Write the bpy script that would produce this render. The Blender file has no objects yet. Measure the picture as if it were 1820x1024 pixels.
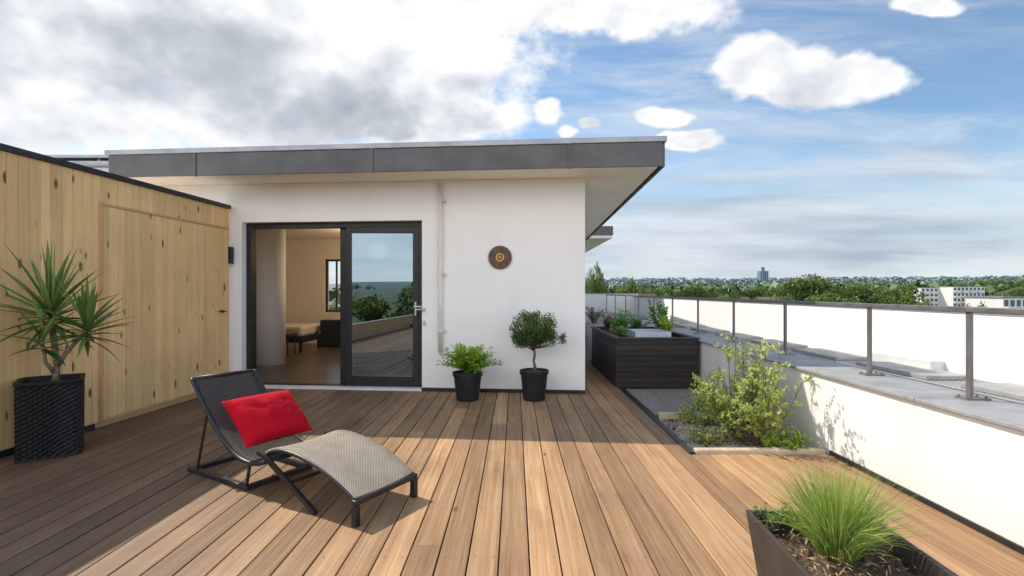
import bpy, math, random
import numpy as np
from mathutils import Vector, Matrix, noise
random.seed(7); R=random.random
def U(a,b): return a+(b-a)*random.random()
F=910.0; CX=915.0; HY=518.0; CZ=1.4
def P(px,d): return (px-CX)/F*d
def Zp(py,d): return CZ+(HY-py)*d/F
scene=bpy.context.scene
col=scene.collection

# ---------------------------------------------------------------- node helpers
class NT:
    def __init__(s,tree): s.t=tree; s.n=tree.nodes; s.l=tree.links
    def add(s,typ,ins=None,**props):
        n=s.n.new(typ)
        for k,v in props.items(): setattr(n,k,v)
        if ins:
            for k,v in ins.items():
                sock=n.inputs[k]
                if hasattr(v,'is_output'): s.l.new(v,sock)
                else: sock.default_value=v
        return n
    def math(s,op,a,b=0.0,c=None,clamp=False):
        ins={0:a,1:b}
        if c is not None: ins[2]=c
        return s.add('ShaderNodeMath',ins,operation=op,use_clamp=clamp).outputs[0]
    def vmath(s,op,a,b=(0,0,0)):
        n=s.add('ShaderNodeVectorMath',{0:a,1:b},operation=op)
        return n.outputs['Value'] if op in('LENGTH','DOT_PRODUCT') else n.outputs[0]
    def noise(s,vec,scale,detail=4,rough=.55,w=None,dist=0.0):
        n=s.add('ShaderNodeTexNoise',{'Scale':scale,'Detail':detail,'Roughness':rough,'Distortion':dist})
        s.l.new(vec,n.inputs['Vector'])
        if w is not None:
            n.noise_dimensions='4D'; s.l.new(w,n.inputs['W'])
        return n.outputs['Fac']
    def ramp(s,fac,stops):
        n=s.n.new('ShaderNodeValToRGB'); s.l.new(fac,n.inputs[0])
        cr=n.color_ramp
        while len(cr.elements)<len(stops): cr.elements.new(.5)
        for e,(p,c) in zip(cr.elements,stops):
            e.position=p; e.color=(*c,1) if len(c)==3 else c
        return n.outputs[0]
    def mix(s,f,a,b,blend='MIX'):
        n=s.n.new('ShaderNodeMix'); n.data_type='RGBA'; n.blend_type=blend
        for i,v in ((0,f),(6,a),(7,b)):
            if hasattr(v,'is_output'): s.l.new(v,n.inputs[i])
            else: n.inputs[i].default_value=v if i==0 else ((*v,1) if len(v)==3 else v)
        return n.outputs[2]
    def sstep(s,v,a,b,lo=0.,hi=1.):
        return s.add('ShaderNodeMapRange',{0:v,1:a,2:b,3:lo,4:hi},interpolation_type='SMOOTHSTEP').outputs[0]
    def scale(s,v,sc,rot=(0,0,0)):
        n=s.add('ShaderNodeMapping',{'Scale':sc,'Rotation':rot}); s.l.new(v,n.inputs['Vector']); return n.outputs[0]

def new_mat(name):
    m=bpy.data.materials.new(name); m.use_nodes=True
    nt=NT(m.node_tree); b=nt.n['Principled BSDF']
    return m,nt,b
def coords(nt): return nt.add('ShaderNodeTexCoord').outputs['Object']
def tintn(nt): return nt.add('ShaderNodeAttribute',attribute_name='tint').outputs['Fac']
def bump(nt,b,h,strength,dist=.01):
    n=nt.add('ShaderNodeBump',{'Strength':strength,'Distance':dist,'Height':h}); nt.l.new(n.outputs[0],b.inputs['Normal'])
def simple(name,c1,c2=None,rough=.5,scale=6,metal=0.,bscale=None,bs=.3,bd=.005,spec=.5):
    m,nt,b=new_mat(name); co=coords(nt)
    c2=c2 or tuple(x*.75 for x in c1)
    f=nt.noise(co,scale,6,.6)
    nt.l.new(nt.mix(nt.sstep(f,.3,.7),c1,c2),b.inputs['Base Color'])
    nt.l.new(nt.math('MULTIPLY_ADD',f,.25,rough-.12),b.inputs['Roughness'])
    b.inputs['Metallic'].default_value=metal
    b.inputs['Specular IOR Level'].default_value=spec
    if bscale: bump(nt,b,nt.noise(co,bscale,4,.6),bs,bd)
    return m
def wood(name,stops,axis='y',rough=.5,knots=False,tintamt=.35,bs=.25,grain=(28,1.2,28),foot=False,spec=.5):
    m,nt,b=new_mat(name); co=coords(nt); t=tintn(nt)
    w=nt.math('MULTIPLY',t,37.)
    g=grain if axis=='y' else (grain[0],grain[2],grain[1]) if axis=='z' else (grain[1],grain[0],grain[2])
    v=nt.scale(co,g)
    f=nt.noise(v,1.,6,.62,w=w,dist=.9)
    f2=nt.noise(nt.scale(co,tuple(x*3.2 if x>3 else x*1.3 for x in g)),1.,3,.6,w=w)
    big=nt.noise(co,1.1,4,.6)
    fac=nt.math('ADD',nt.math('MULTIPLY',f,.6),nt.math('MULTIPLY',f2,.4))
    c=nt.ramp(fac,stops)
    br=nt.math('MULTIPLY_ADD',nt.add('ShaderNodeTexWhiteNoise',{'W':w},noise_dimensions='1D').outputs['Value'],tintamt,1-tintamt*.55)
    br=nt.math('MULTIPLY',br,nt.math('MULTIPLY_ADD',big,.5,.75))
    cc=nt.add('ShaderNodeCombineXYZ',{0:br,1:br,2:br}).outputs[0]
    c=nt.mix(1.,c,cc,'MULTIPLY')
    if knots:
        vv=nt.scale(co,(10.,10.,4.2))
        vo=nt.add('ShaderNodeTexVoronoi',{'Scale':1.0,'Randomness':1.0},feature='F1',voronoi_dimensions='4D')
        nt.l.new(vv,vo.inputs['Vector']); nt.l.new(w,vo.inputs['W'])
        k=nt.sstep(vo.outputs['Distance'],.15,.29,1.,0.)
        c=nt.mix(nt.math('MULTIPLY',k,.92),c,(.16,.055,.015))
    if foot:  # weathering: boards walked on and scuffed; colour also mixed darker toward the fence side
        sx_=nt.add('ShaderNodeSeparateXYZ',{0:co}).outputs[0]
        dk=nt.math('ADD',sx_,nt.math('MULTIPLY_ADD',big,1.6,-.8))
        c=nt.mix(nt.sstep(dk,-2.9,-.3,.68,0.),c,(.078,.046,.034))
        sc=nt.noise(nt.scale(co,(5.,1.2,5.)),1.6,9,.75)
        c=nt.mix(nt.math('MULTIPLY',nt.sstep(sc,.53,.72),.30),c,(.34,.26,.20))
        sc2=nt.noise(nt.scale(co,(2.2,.9,2.2)),1.,7,.7)
        c=nt.mix(nt.math('MULTIPLY',nt.sstep(sc2,.5,.7),.3),c,(.12,.07,.045))
        vo=nt.add('ShaderNodeTexVoronoi',{'Scale':1.0,'Randomness':1.0},feature='F1',voronoi_dimensions='4D')
        nt.l.new(nt.scale(co,(6.,2.2,6.)),vo.inputs['Vector']); nt.l.new(w,vo.inputs['W'])
        c=nt.mix(nt.sstep(vo.outputs['Distance'],.05,.12,.7,0.),c,(.06,.03,.015))
        n3=nt.noise(nt.scale(co,(7.,1.6,7.)),1.,5,.7)
        nt.l.new(nt.math('MULTIPLY_ADD',n3,.5,rough-.25),b.inputs['Roughness'])
    else: nt.l.new(nt.math('MULTIPLY_ADD',f,.3,rough-.15),b.inputs['Roughness'])
    nt.l.new(c,b.inputs['Base Color'])
    b.inputs['Specular IOR Level'].default_value=spec
    bump(nt,b,fac,bs,.004)
    return m
def foliage(name,dark,mid,light,haze=0.,transl=.3,rough=.5):
    m,nt,b=new_mat(name); t=tintn(nt)
    c=nt.ramp(t,[(0.,dark),(.5,mid),(1.,light)])
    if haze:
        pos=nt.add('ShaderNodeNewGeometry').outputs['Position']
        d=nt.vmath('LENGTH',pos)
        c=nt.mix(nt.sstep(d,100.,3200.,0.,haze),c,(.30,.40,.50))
    nt.l.new(c,b.inputs['Base Color']); b.inputs['Roughness'].default_value=rough
    b.inputs['Specular IOR Level'].default_value=.3
    if transl:
        tr=nt.add('ShaderNodeBsdfTranslucent'); nt.l.new(c,tr.inputs[0])
        mx=nt.add('ShaderNodeMixShader',{0:transl}); nt.l.new(b.outputs[0],mx.inputs[1]); nt.l.new(tr.outputs[0],mx.inputs[2])
        nt.l.new(mx.outputs[0],nt.n['Material Output'].inputs[0])
    return m

# ---------------------------------------------------------------- materials
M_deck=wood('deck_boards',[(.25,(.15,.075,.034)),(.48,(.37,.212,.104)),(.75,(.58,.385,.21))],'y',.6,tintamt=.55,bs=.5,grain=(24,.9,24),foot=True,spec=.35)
M_fence=wood('pine_boards',[(.25,(.78,.44,.165)),(.5,(.90,.595,.275)),(.75,(.95,.69,.37))],'z',.6,knots=True,tintamt=.24,grain=(22,1.0,22),spec=.15)
M_fence2=wood('pine_gate',[(.25,(.75,.43,.165)),(.5,(.87,.575,.27)),(.75,(.93,.67,.36))],'z',.6,knots=True,tintamt=.18,grain=(22,1.0,22),spec=.15)
M_trim=wood('pine_trim',[(.25,(.42,.24,.11)),(.5,(.56,.34,.17)),(.75,(.64,.41,.21))],'z',.6)
M_floor=wood('interior_floor',[(.25,(.045,.03,.025)),(.5,(.085,.062,.052)),(.75,(.12,.09,.075))],'x',.3)
M_darkwood=wood('dark_planter_wood',[(.25,(.014,.010,.009)),(.5,(.038,.029,.027)),(.75,(.075,.06,.055))],'x',.55,tintamt=.6,grain=(30,1.4,30),spec=.3)
M_palewood=wood('pale_edging',[(.25,(.35,.26,.17)),(.5,(.5,.4,.28)),(.75,(.6,.5,.38))],'y',.7)
def stucco(name,c,dirt,amt=.35,bs=.35):
    m,nt,b=new_mat(name); co=coords(nt)
    n1=nt.noise(nt.scale(co,(1.2,1.2,.35)),1.3,6,.65)
    n2=nt.noise(co,110,3,.7)
    f=nt.math('MULTIPLY',nt.sstep(n1,.45,.8),amt)
    c1=nt.mix(f,c,dirt)
    c1=nt.mix(nt.math('MULTIPLY',nt.sstep(n2,.35,.65),.05),c1,tuple(x*.6 for x in c))
    sp=nt.add('ShaderNodeSeparateXYZ',{0:co}).outputs[2]
    low=nt.math('MULTIPLY',nt.sstep(sp,0.,.35,1.,0.),nt.noise(nt.scale(co,(6,6,2)),1.,4,.6))
    c1=nt.mix(nt.math('MULTIPLY',low,amt*1.3),c1,dirt)
    nt.l.new(c1,b.inputs['Base Color']); b.inputs['Roughness'].default_value=.9
    b.inputs['Specular IOR Level'].default_value=.2
    bump(nt,b,n2,bs,.004)
    return m
M_wall=stucco('white_render',(.935,.91,.88),(.66,.62,.56),.2,.3)
M_parapet=stucco('parapet_render',(.86,.84,.81),(.50,.44,.36),.32,.15)
M_outwall=stucco('bright_render',(.93,.92,.90),(.75,.72,.68),.15,.1)
M_soffit=stucco('soffit_board',(.93,.85,.73),(.66,.57,.45),.35,.1)
M_inwall=stucco('interior_plaster',(.74,.68,.60),(.6,.5,.4),.1,.05)
M_incol=stucco('interior_white',(.84,.84,.84),(.75,.75,.75),.1,.05)
M_fascia=simple('zinc_fascia',(.125,.12,.12),(.095,.092,.093),.45,2.2,.3,None)
M_flash=simple('galvanised_flashing',(.42,.43,.45),(.32,.33,.35),.45,3,.4)
M_black=simple('black_metal',(.018,.018,.02),(.03,.029,.03),.4,8,.2,300,.1,.001)
M_cap=simple('fence_cap_metal',(.03,.032,.038),(.05,.053,.06),.4,5,.4)
M_rail=simple('railing_steel',(.16,.148,.145),(.23,.215,.21),.42,7,.45)
M_wire=simple('wire_steel',(.60,.60,.60),(.5,.5,.5),.45,7,.2)
M_ledge=simple('ledge_metal',(.40,.40,.405),(.28,.275,.27),.6,5,.2,60,.3)
M_roofgrey=simple('roof_membrane',(.36,.35,.34),(.24,.23,.22),.85,2.2,0,40,.4)
M_plastic=simple('black_pot_plastic',(.014,.014,.015),(.024,.024,.025),.5,10,spec=.3)
M_wicker=simple('black_wicker',(.010,.010,.010),(.022,.021,.021),.6,25,spec=.22)
M_brownpot=simple('brown_planter_fibre',(.060,.047,.042),(.042,.032,.029),.5,6,0,120,.15,spec=.35)
M_soil=simple('soil',(.055,.036,.022),(.15,.105,.065),.95,25,0,40,1.,.03)
M_bark=simple('bark',(.20,.15,.10),(.10,.065,.045),.9,30,0,60,.8,.01)
M_barkpale=simple('yucca_bark',(.32,.25,.17),(.15,.11,.07),.9,30,0,60,.8,.01)
M_pipe=simple('cream_downpipe',(.82,.78,.71),(.70,.65,.58),.5,5)
M_white=simple('white_paint',(.78,.77,.75),(.66,.65,.63),.5,5)
M_plaque=simple('brown_plaque',(.15,.075,.035),(.07,.033,.017),.45,14,0,50,.4)
M_gold=simple('gold_inlay',(.85,.52,.13),(.70,.40,.08),.35,20,.5)
M_stone=simple('concrete_paving',(.34,.30,.26),(.20,.175,.15),.9,14,0,90,.7,.008)
M_gravel=simple('pebbles',(.50,.42,.32),(.26,.21,.16),.9,9)
M_concpot=simple('concrete_pot',(.50,.48,.46),(.38,.36,.34),.85,8,0,80,.4)
M_steelh=simple('steel_handle',(.55,.55,.55),(.45,.45,.45),.3,10,.9)
M_bed=simple('bed_linen',(.62,.55,.47),(.52,.45,.38),.9,4)
m,nt,b=new_mat('red_cushion_fabric'); co=coords(nt)
f=nt.noise(co,9,4,.6); fine=nt.noise(co,420,2,.6)
nt.l.new(nt.mix(nt.sstep(f,.3,.7),(.54,.006,.020),(.43,.005,.016)),b.inputs['Base Color'])
b.inputs['Roughness'].default_value=.9; b.inputs['Specular IOR Level'].default_value=.12
bump(nt,b,nt.math('ADD',nt.math('MULTIPLY',f,1.),nt.math('MULTIPLY',fine,.12)),.35,.02)
M_red=m
def weave(name,ca,cb,frac,pv=.009,pu=.016):
    m,nt,b=new_mat(name)
    uv=nt.add('ShaderNodeUVMap').outputs[0]
    s=nt.add('ShaderNodeSeparateXYZ',{0:uv})
    u,v=s.outputs[0],s.outputs[1]
    row=nt.math('FLOOR',nt.math('MULTIPLY',v,1/pv))
    off=nt.math('MULTIPLY',nt.math('MODULO',row,2.),.5)
    cu=nt.math('FRACT',nt.math('ADD',nt.math('MULTIPLY',u,1/pu),off))
    on=nt.math('LESS_THAN',cu,frac)
    cv=nt.math('FRACT',nt.math('MULTIPLY',v,1/pv))
    prof=nt.math('SINE',nt.math('MULTIPLY',cv,math.pi))
    c=nt.mix(on,cb,ca)
    c=nt.mix(nt.sstep(prof,0.,.45,.8,0.),c,(.04,.035,.03))
    vr=nt.math('MULTIPLY_ADD',nt.noise(uv,9.,4,.6),.6,.7)
    c=nt.mix(1.,c,nt.add('ShaderNodeCombineXYZ',{0:vr,1:vr,2:vr}).outputs[0],'MULTIPLY')
    nt.l.new(c,b.inputs['Base Color']); b.inputs['Roughness'].default_value=.75; b.inputs['Specular IOR Level'].default_value=.2
    bump(nt,b,nt.math('MULTIPLY',prof,nt.math('MULTIPLY_ADD',on,.4,.6)),.6,.005)
    return m
M_weaveL=weave('taupe_rope_weave',(.54,.46,.36),(.15,.12,.095),.64,.008,.014)
M_weaveD=weave('dark_rope_weave',(.20,.17,.145),(.016,.014,.014),.36,.011,.018)
m,nt,b=new_mat('door_glass'); nt.n.remove(b)
gl=nt.add('ShaderNodeBsdfGlossy',{'Roughness':.0,'Color':(.74,.82,.86,1)}); tr=nt.add('ShaderNodeBsdfTransparent',{0:(.40,.45,.45,1)})
lw=nt.add('ShaderNodeLayerWeight',{0:.5}); fz=nt.math('MULTIPLY_ADD',lw.outputs['Fresnel'],.6,.28,clamp=True)
mx=nt.add('ShaderNodeMixShader',{0:fz}); nt.l.new(tr.outputs[0],mx.inputs[1]); nt.l.new(gl.outputs[0],mx.inputs[2])
nt.l.new(mx.outputs[0],nt.n['Material Output'].inputs[0]); M_glass=m
m,nt,b=new_mat('lamp_glow'); b.inputs['Emission Color'].default_value=(1,.80,.55,1); b.inputs['Emission Strength'].default_value=3; b.inputs['Base Color'].default_value=(.8,.7,.5,1); M_glow=m
M_yucca=foliage('yucca_leaves',(.025,.075,.018),(.085,.17,.035),(.24,.34,.09),transl=.22,rough=.38)
M_fern=foliage('fern_leaves',(.10,.23,.02),(.28,.47,.045),(.46,.62,.11),transl=.4)
M_box=foliage('bonsai_leaves',(.03,.065,.018),(.09,.155,.035),(.20,.28,.08),transl=.3)
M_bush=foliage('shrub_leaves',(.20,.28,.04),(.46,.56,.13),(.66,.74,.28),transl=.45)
M_grass=foliage('grass_blades',(.14,.24,.03),(.33,.46,.08),(.60,.68,.24),transl=.4)
M_redleaf=foliage('red_leaves',(.04,.08,.02),(.11,.12,.04),(.38,.10,.06),transl=.3)
M_herb=foliage('herb_leaves',(.04,.11,.025),(.12,.25,.055),(.26,.42,.12),transl=.35)
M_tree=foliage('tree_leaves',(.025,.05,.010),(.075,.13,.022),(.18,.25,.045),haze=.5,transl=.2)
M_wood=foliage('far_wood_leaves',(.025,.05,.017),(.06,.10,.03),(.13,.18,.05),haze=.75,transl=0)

# ---------------------------------------------------------------- geometry builder
class G:
    def __init__(s): s.v=[]; s.f=[]; s.t=[]; s.uv={}; s.ct=.5
    def quadv(s,pts,t=None):
        i=len(s.v); s.v+= [tuple(p) for p in pts]; s.f.append(tuple(range(i,i+len(pts)))); s.t.append(s.ct if t is None else t)
    def box(s,x0,x1,y0,y1,z0,z1,M=None,t=None):
        if x0>x1:x0,x1=x1,x0
        if y0>y1:y0,y1=y1,y0
        if z0>z1:z0,z1=z1,z0
        c=[(x0,y0,z0),(x1,y0,z0),(x1,y1,z0),(x0,y1,z0),(x0,y0,z1),(x1,y0,z1),(x1,y1,z1),(x0,y1,z1)]
        s.hexa(c,M,t)
        return s
    def hexa(s,c,M=None,t=None):
        i=len(s.v)
        s.v+=[tuple(M@Vector(p)) if M is not None else tuple(p) for p in c]
        for q in ((0,3,2,1),(4,5,6,7),(0,1,5,4),(1,2,6,5),(2,3,7,6),(3,0,4,7)):
            s.f.append(tuple(i+k for k in q)); s.t.append(s.ct if t is None else t)
    def tube(s,pts,rad,n=8,caps=True,t=None,square=False):
        pts=[Vector(p) for p in pts]
        if not hasattr(rad,'__len__'): rad=[rad]*len(pts)
        base=len(s.v); up=None
        for k,p in enumerate(pts):
            d=(pts[min(k+1,len(pts)-1)]-pts[max(k-1,0)]).normalized()
            if up is None: up=Vector((0,0,1)) if abs(d.z)<.9 else Vector((1,0,0))
            a=d.cross(up).normalized(); bb=a.cross(d).normalized(); up=bb
            for j in range(n):
                an=2*math.pi*(j+(.5 if n==4 else 0))/n
                s.v.append(tuple(p+a*math.cos(an)*rad[k]+bb*math.sin(an)*rad[k]))
        tt=s.ct if t is None else t
        for k in range(len(pts)-1):
            for j in range(n):
                a0=base+k*n+j; a1=base+k*n+(j+1)%n
                s.f.append((a0,a1,a1+n,a0+n)); s.t.append(tt)
        if caps:
            s.f.append(tuple(base+j for j in range(n))[::-1]); s.t.append(tt)
            s.f.append(tuple(base+(len(pts)-1)*n+j for j in range(n))); s.t.append(tt)
        return s
    def lathe(s,c,prof,n=32,shape=None,rot=0.,t=None):
        base=len(s.v); tt=s.ct if t is None else t
        for (r,z) in prof:
            for j in range(n):
                a=2*math.pi*j/n; k=shape(a) if shape else 1.
                s.v.append((c[0]+r*k*math.cos(a+rot),c[1]+r*k*math.sin(a+rot),c[2]+z))
        for k in range(len(prof)-1):
            for j in range(n):
                a0=base+k*n+j; a1=base+k*n+(j+1)%n
                s.f.append((a0,a1,a1+n,a0+n)); s.t.append(tt)
        s.f.append(tuple(base+j for j in range(n))[::-1]); s.t.append(tt)
        s.f.append(tuple(base+(len(prof)-1)*n+j for j in range(n))); s.t.append(tt)
    def leaf(s,p,d,nrm,L,W,t):
        p=Vector(p); d=d.normalized(); side=d.cross(nrm)
        if side.length<1e-4: side=d.orthogonal()
        side.normalize()
        i=len(s.v)
        s.v+=[tuple(p),tuple(p+d*L*.45+side*W*.5),tuple(p+d*L),tuple(p+d*L*.45-side*W*.5)]
        s.f.append((i,i+1,i+2,i+3)); s.t.append(t)
    def ribbon(s,pts,widths,t,nrm=Vector((0,0,1)),fold=0.):
        i=len(s.v); k=len(pts)
        for a,p in enumerate(pts):
            d=(Vector(pts[min(a+1,k-1)])-Vector(pts[max(a-1,0)])).normalized()
            side=d.cross(nrm)
            if side.length<1e-3: side=d.orthogonal()
            side.normalize(); w=widths[a]*.5; u=side.cross(d)
            p=Vector(p)
            s.v+=[tuple(p-side*w+u*fold*w),tuple(p),tuple(p+side*w+u*fold*w)]
        for a in range(k-1):
            b0=i+a*3
            s.f+=[(b0,b0+1,b0+4,b0+3),(b0+1,b0+2,b0+5,b0+4)]; s.t+=[t,t]
    def obj(s,name,mat,parent=None,bevel=0,smooth=False,kind=None,origin=None):
        me=bpy.data.meshes.new(name)
        me.from_pydata(s.v,[],s.f); me.update()
        at=me.attributes.new('tint','FLOAT','FACE'); at.data.foreach_set('value',s.t)
        if smooth: me.polygons.foreach_set('use_smooth',[True]*len(me.polygons))
        me.materials.append(mat)
        o=bpy.data.objects.new(name,me); col.objects.link(o)
        if bevel:
            b=o.modifiers.new('bevel','BEVEL'); b.width=bevel; b.segments=2; b.limit_method='ANGLE'
        if parent: setparent(o,parent)
        if kind: o['kind']=kind
        return o
def W(o):
    m=o.matrix_basis.copy()
    if o.parent: m=W(o.parent)@o.matrix_parent_inverse@m
    return m
def setparent(o,p):
    o.parent=p; o.matrix_parent_inverse=W(p).inverted()
def thing(name,loc,label,cat,group=None):
    e=bpy.data.objects.new(name,None); e.empty_display_size=.2; e.location=loc; col.objects.link(e)
    e['label']=label; e['category']=cat
    if group: e['group']=group
    return e
def tag(o,label,cat,group=None):
    o['label']=label; o['category']=cat
    if group: o['group']=group
def rdir():
    while True:
        v=Vector((U(-1,1),U(-1,1),U(-1,1)))
        if .05<v.length<1: return v.normalized()
def cl01(x): return min(1,max(0,x))

# ---------------------------------------------------------------- building frame
th=math.atan(.0863)
B=Matrix.Translation((.96,7.0,0))@Matrix.Rotation(-th,4,'Z')
def BP(x,y,z): return B@Vector((x,y,z))
house=thing('rooftop_house',B@Vector((-3,3,0)),'white rendered penthouse with dark zinc roof edge and sliding door','house')
DX0,DX1,DZ=-4.935,-2.273,2.40
g=G()
g.box(-8,DX0,0,.3,0,2.95,B); g.box(DX1,0,0,.3,0,2.95,B); g.box(DX0,DX1,0,.3,DZ,2.95,B)
g.box(-.3,0,.3,6.3,0,2.95,B)
g.obj('wall',M_wall,house)
g=G()
wx0,wx1,wz0,wz1=-6.55,-5.95,.85,2.25
g.box(-8,wx0,6,6.3,0,2.95,B); g.box(wx1,-.3,6,6.3,0,2.95,B); g.box(wx0,wx1,6,6.3,0,wz0,B); g.box(wx0,wx1,6,6.3,wz1,2.95,B)
g.box(-8,-7.7,.3,6,0,2.95,B)
g.obj('interior_wall',M_inwall,house)
g=G(); g.box(-7.7,-.3,.3,6,2.78,2.94,B); g.obj('ceiling',M_inwall,house)
g=G()
k=0.30
while k<5.99:
    g.box(-7.7,-.3,k,min(k+.118,5.998),.0,.022,B,t=R()); k+=.12
g.obj('interior_floor',M_floor,house)
g=G(); 
for (a,b_,c,d) in ((wx0,wx0+.05,wz0,wz1),(wx1-.05,wx1,wz0,wz1),(wx0+.05,wx1-.05,wz0,wz0+.05),(wx0+.05,wx1-.05,wz1-.05,wz1),(wx0+.28,wx0+.31,wz0+.05,wz1-.05)):
    g.box(a,b_,6.1,6.16,c,d,B)
g.obj('back_window_frame',M_black,house)
# roof
c1=BP(.91,-.65,0); far=Vector((2.13,15.2,0)); lf=BP(-6.38,-.65,0); lb=BP(-6.38,8.2,0)
def slab(g,pts,z0,z1):
    n=len(pts); i=len(g.v)
    g.v+=[(p[0],p[1],z0) for p in pts]+[(p[0],p[1],z1) for p in pts]
    g.f.append(tuple(i+j for j in range(n))[::-1]); g.t.append(.5)
    g.f.append(tuple(i+n+j for j in range(n))); g.t.append(.5)
    for j in range(n):
        g.f.append((i+j,i+(j+1)%n,i+n+(j+1)%n,i+n+j)); g.t.append(.5)
def inset(pts,d):
    out=[]; n=len(pts)
    for i in range(n):
        p=Vector((pts[i][0],pts[i][1],0)); a=(Vector((pts[i-1][0],pts[i-1][1],0))-p).normalized(); b_=(Vector((pts[(i+1)%n][0],pts[(i+1)%n][1],0))-p).normalized()
        out.append(p+(a+b_)*d)
    return out
poly=[lf,c1,far,lb]
g=G(); slab(g,inset(poly,.03),2.953,3.22); roof=g.obj('roof',M_soffit,house)
def fas(a,b_,z0,z1,th_,n,name,mat,seam=.004,bev=.004):
    a=Vector((a[0],a[1],0)); b_=Vector((b_[0],b_[1],0)); d=b_-a; L=d.length; d.normalize(); nr=Vector((d.y,-d.x,0))
    for (s0,s1) in n:
        g=G()
        p0=a+d*(L*s0+seam); p1=a+d*(L*s1-seam)
        q=[p0,p1,p1+nr*th_,p0+nr*th_]
        g.hexa([(p.x,p.y,z0) for p in q]+[(p.x,p.y,z1) for p in q])
        g.obj(name,mat,roof,bevel=bev)
sx=[0]+[ (x-197)/(1180-197) for x in (363,688,1027)]+[1]
fas(lf,c1,2.93,3.225,.03,list(zip(sx[:-1],sx[1:])),'fascia_panel',M_fascia)
fas(c1,far,2.93,3.225,.03,[(0,.25),(.25,.5),(.5,.75),(.75,1)],'fascia_panel',M_fascia)
fas(far,lb,2.93,3.225,.03,[(0,1)],'fascia_panel',M_fascia); fas(lb,lf,2.93,3.225,.03,[(0,.5),(.5,1)],'fascia_panel',M_fascia)
fas(lf,c1,2.925,3.228,.042,[(s_-.0025,s_+.0025) for s_ in sx[1:-1]],'fascia_seam',M_fascia,0,0)
g=G(); op=inset(poly,-.045); slab(g,op,3.228,3.295); g.obj('roof_flashing',M_flash,roof,bevel=.006)
g=G(); g.box(-8,-6.45,0,6.3,2.952,3.0,B); g.obj('rear_roof_edge',M_flash,house)
G().box(DX1,-.0,-.02,-.003,.0,.05,B).obj('base_strip',M_black,house); G().box(-6,DX0,-.02,-.003,0,.05,B).obj('base_strip',M_black,house)
# door frame
g=G()
y0,y1=.10,.24; w=.075
g.box(DX0,DX0+w,y0,y1,.02,DZ,B); g.box(DX1-w,DX1,y0,y1,.02,DZ,B); g.box(DX0+w,DX1-w,y0,y1,DZ-w,DZ,B); 
g.box(DX0+w,DX1-w,y0+.005,y1-.005,.022,.05,B)
g.obj('door_frame',M_black,house,bevel=.004)
g=G(); g.box(DX0+.001,DX1-.001,-.03,y0-.001,.0,.035,B); g.obj('door_sill',M_white,house,bevel=.004)
xa,xb=-3.50,-2.35
def leafd(g,xa,xb,y0,y1,w,wb):
    g.box(xa,xa+w,y0,y1,.052,DZ-.077,B); g.box(xb-w,xb,y0,y1,.052,DZ-.077,B)
    g.box(xa+w,xb-w,y0,y1,.052,.052+wb,B); g.box(xa+w,xb-w,y0,y1,DZ-.077-w,DZ-.077,B)
g=G(); leafd(g,-3.42,xb,.10,.160,.085,.13)
sd=g.obj('sliding_door',M_black,house,bevel=.004)
def pane(xl,xr,yc,ang,parent):
    g=G(); hw=(xr-xl)/2; M_=B@Matrix.Translation(((xl+xr)/2,yc,0))@Matrix.Rotation(math.radians(ang),4,'Z')
    g.box(-hw,hw,-.003,.003,.18,DZ-.16,M_); g.obj('door_glass',M_glass,parent)
pane(-3.42+.083,xb-.083,.132,2.6,sd)
g=G(); leafd(g,-3.54,xb-.02,.175,.225,.09,.13); sd2=g.obj('sliding_door',M_black,house,bevel=.004)
pane(-3.54+.088,xb-.108,.200,2.2,sd2)
g=G(); 
g.box(-2.40,-2.375,.07,.10,1.05,1.25,B); g.box(-2.41,-2.29,.045,.07,1.17,1.195,B)
g.obj('door_handle',M_steelh,sd,bevel=.004)
for bb in ((-2.36,-2.25,-.04,-.018,1.135,1.155),(-2.245,-2.225,-.04,-.0,.93,.99),(-2.245,-2.225,-.04,-.0,1.12,1.17)):
    G().box(*bb,B).obj('wall_latch',M_steelh,house,bevel=.003)
g=G(); g.box(DX0+.08,DX0+.16,.08,.10,.9,1.13,B); g.obj('keypad',M_black,house,bevel=.004)
# downpipe
dp=thing('downpipe',BP(-2.0,-.06,0),'cream plastic downpipe clipped to the white wall','downpipe')
g=G(); g.tube([BP(-2.0,-.055,z) for z in (.55,1.2,2.0,2.90)],.028,14); g.obj('pipe',M_pipe,dp,smooth=True)
for z in (2.66,1.64,.85):
    g=G(); g.tube([BP(-2.0,-.055,z-.015),BP(-2.0,-.055,z+.015)],.035,14); g.box(-2.0,-1.93,-.06,-.045,z-.012,z+.012,B); g.box(-1.945,-1.925,-.06,-.0,z-.02,z+.02,B)
    g.obj('pipe_clip',M_pipe,dp)
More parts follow.
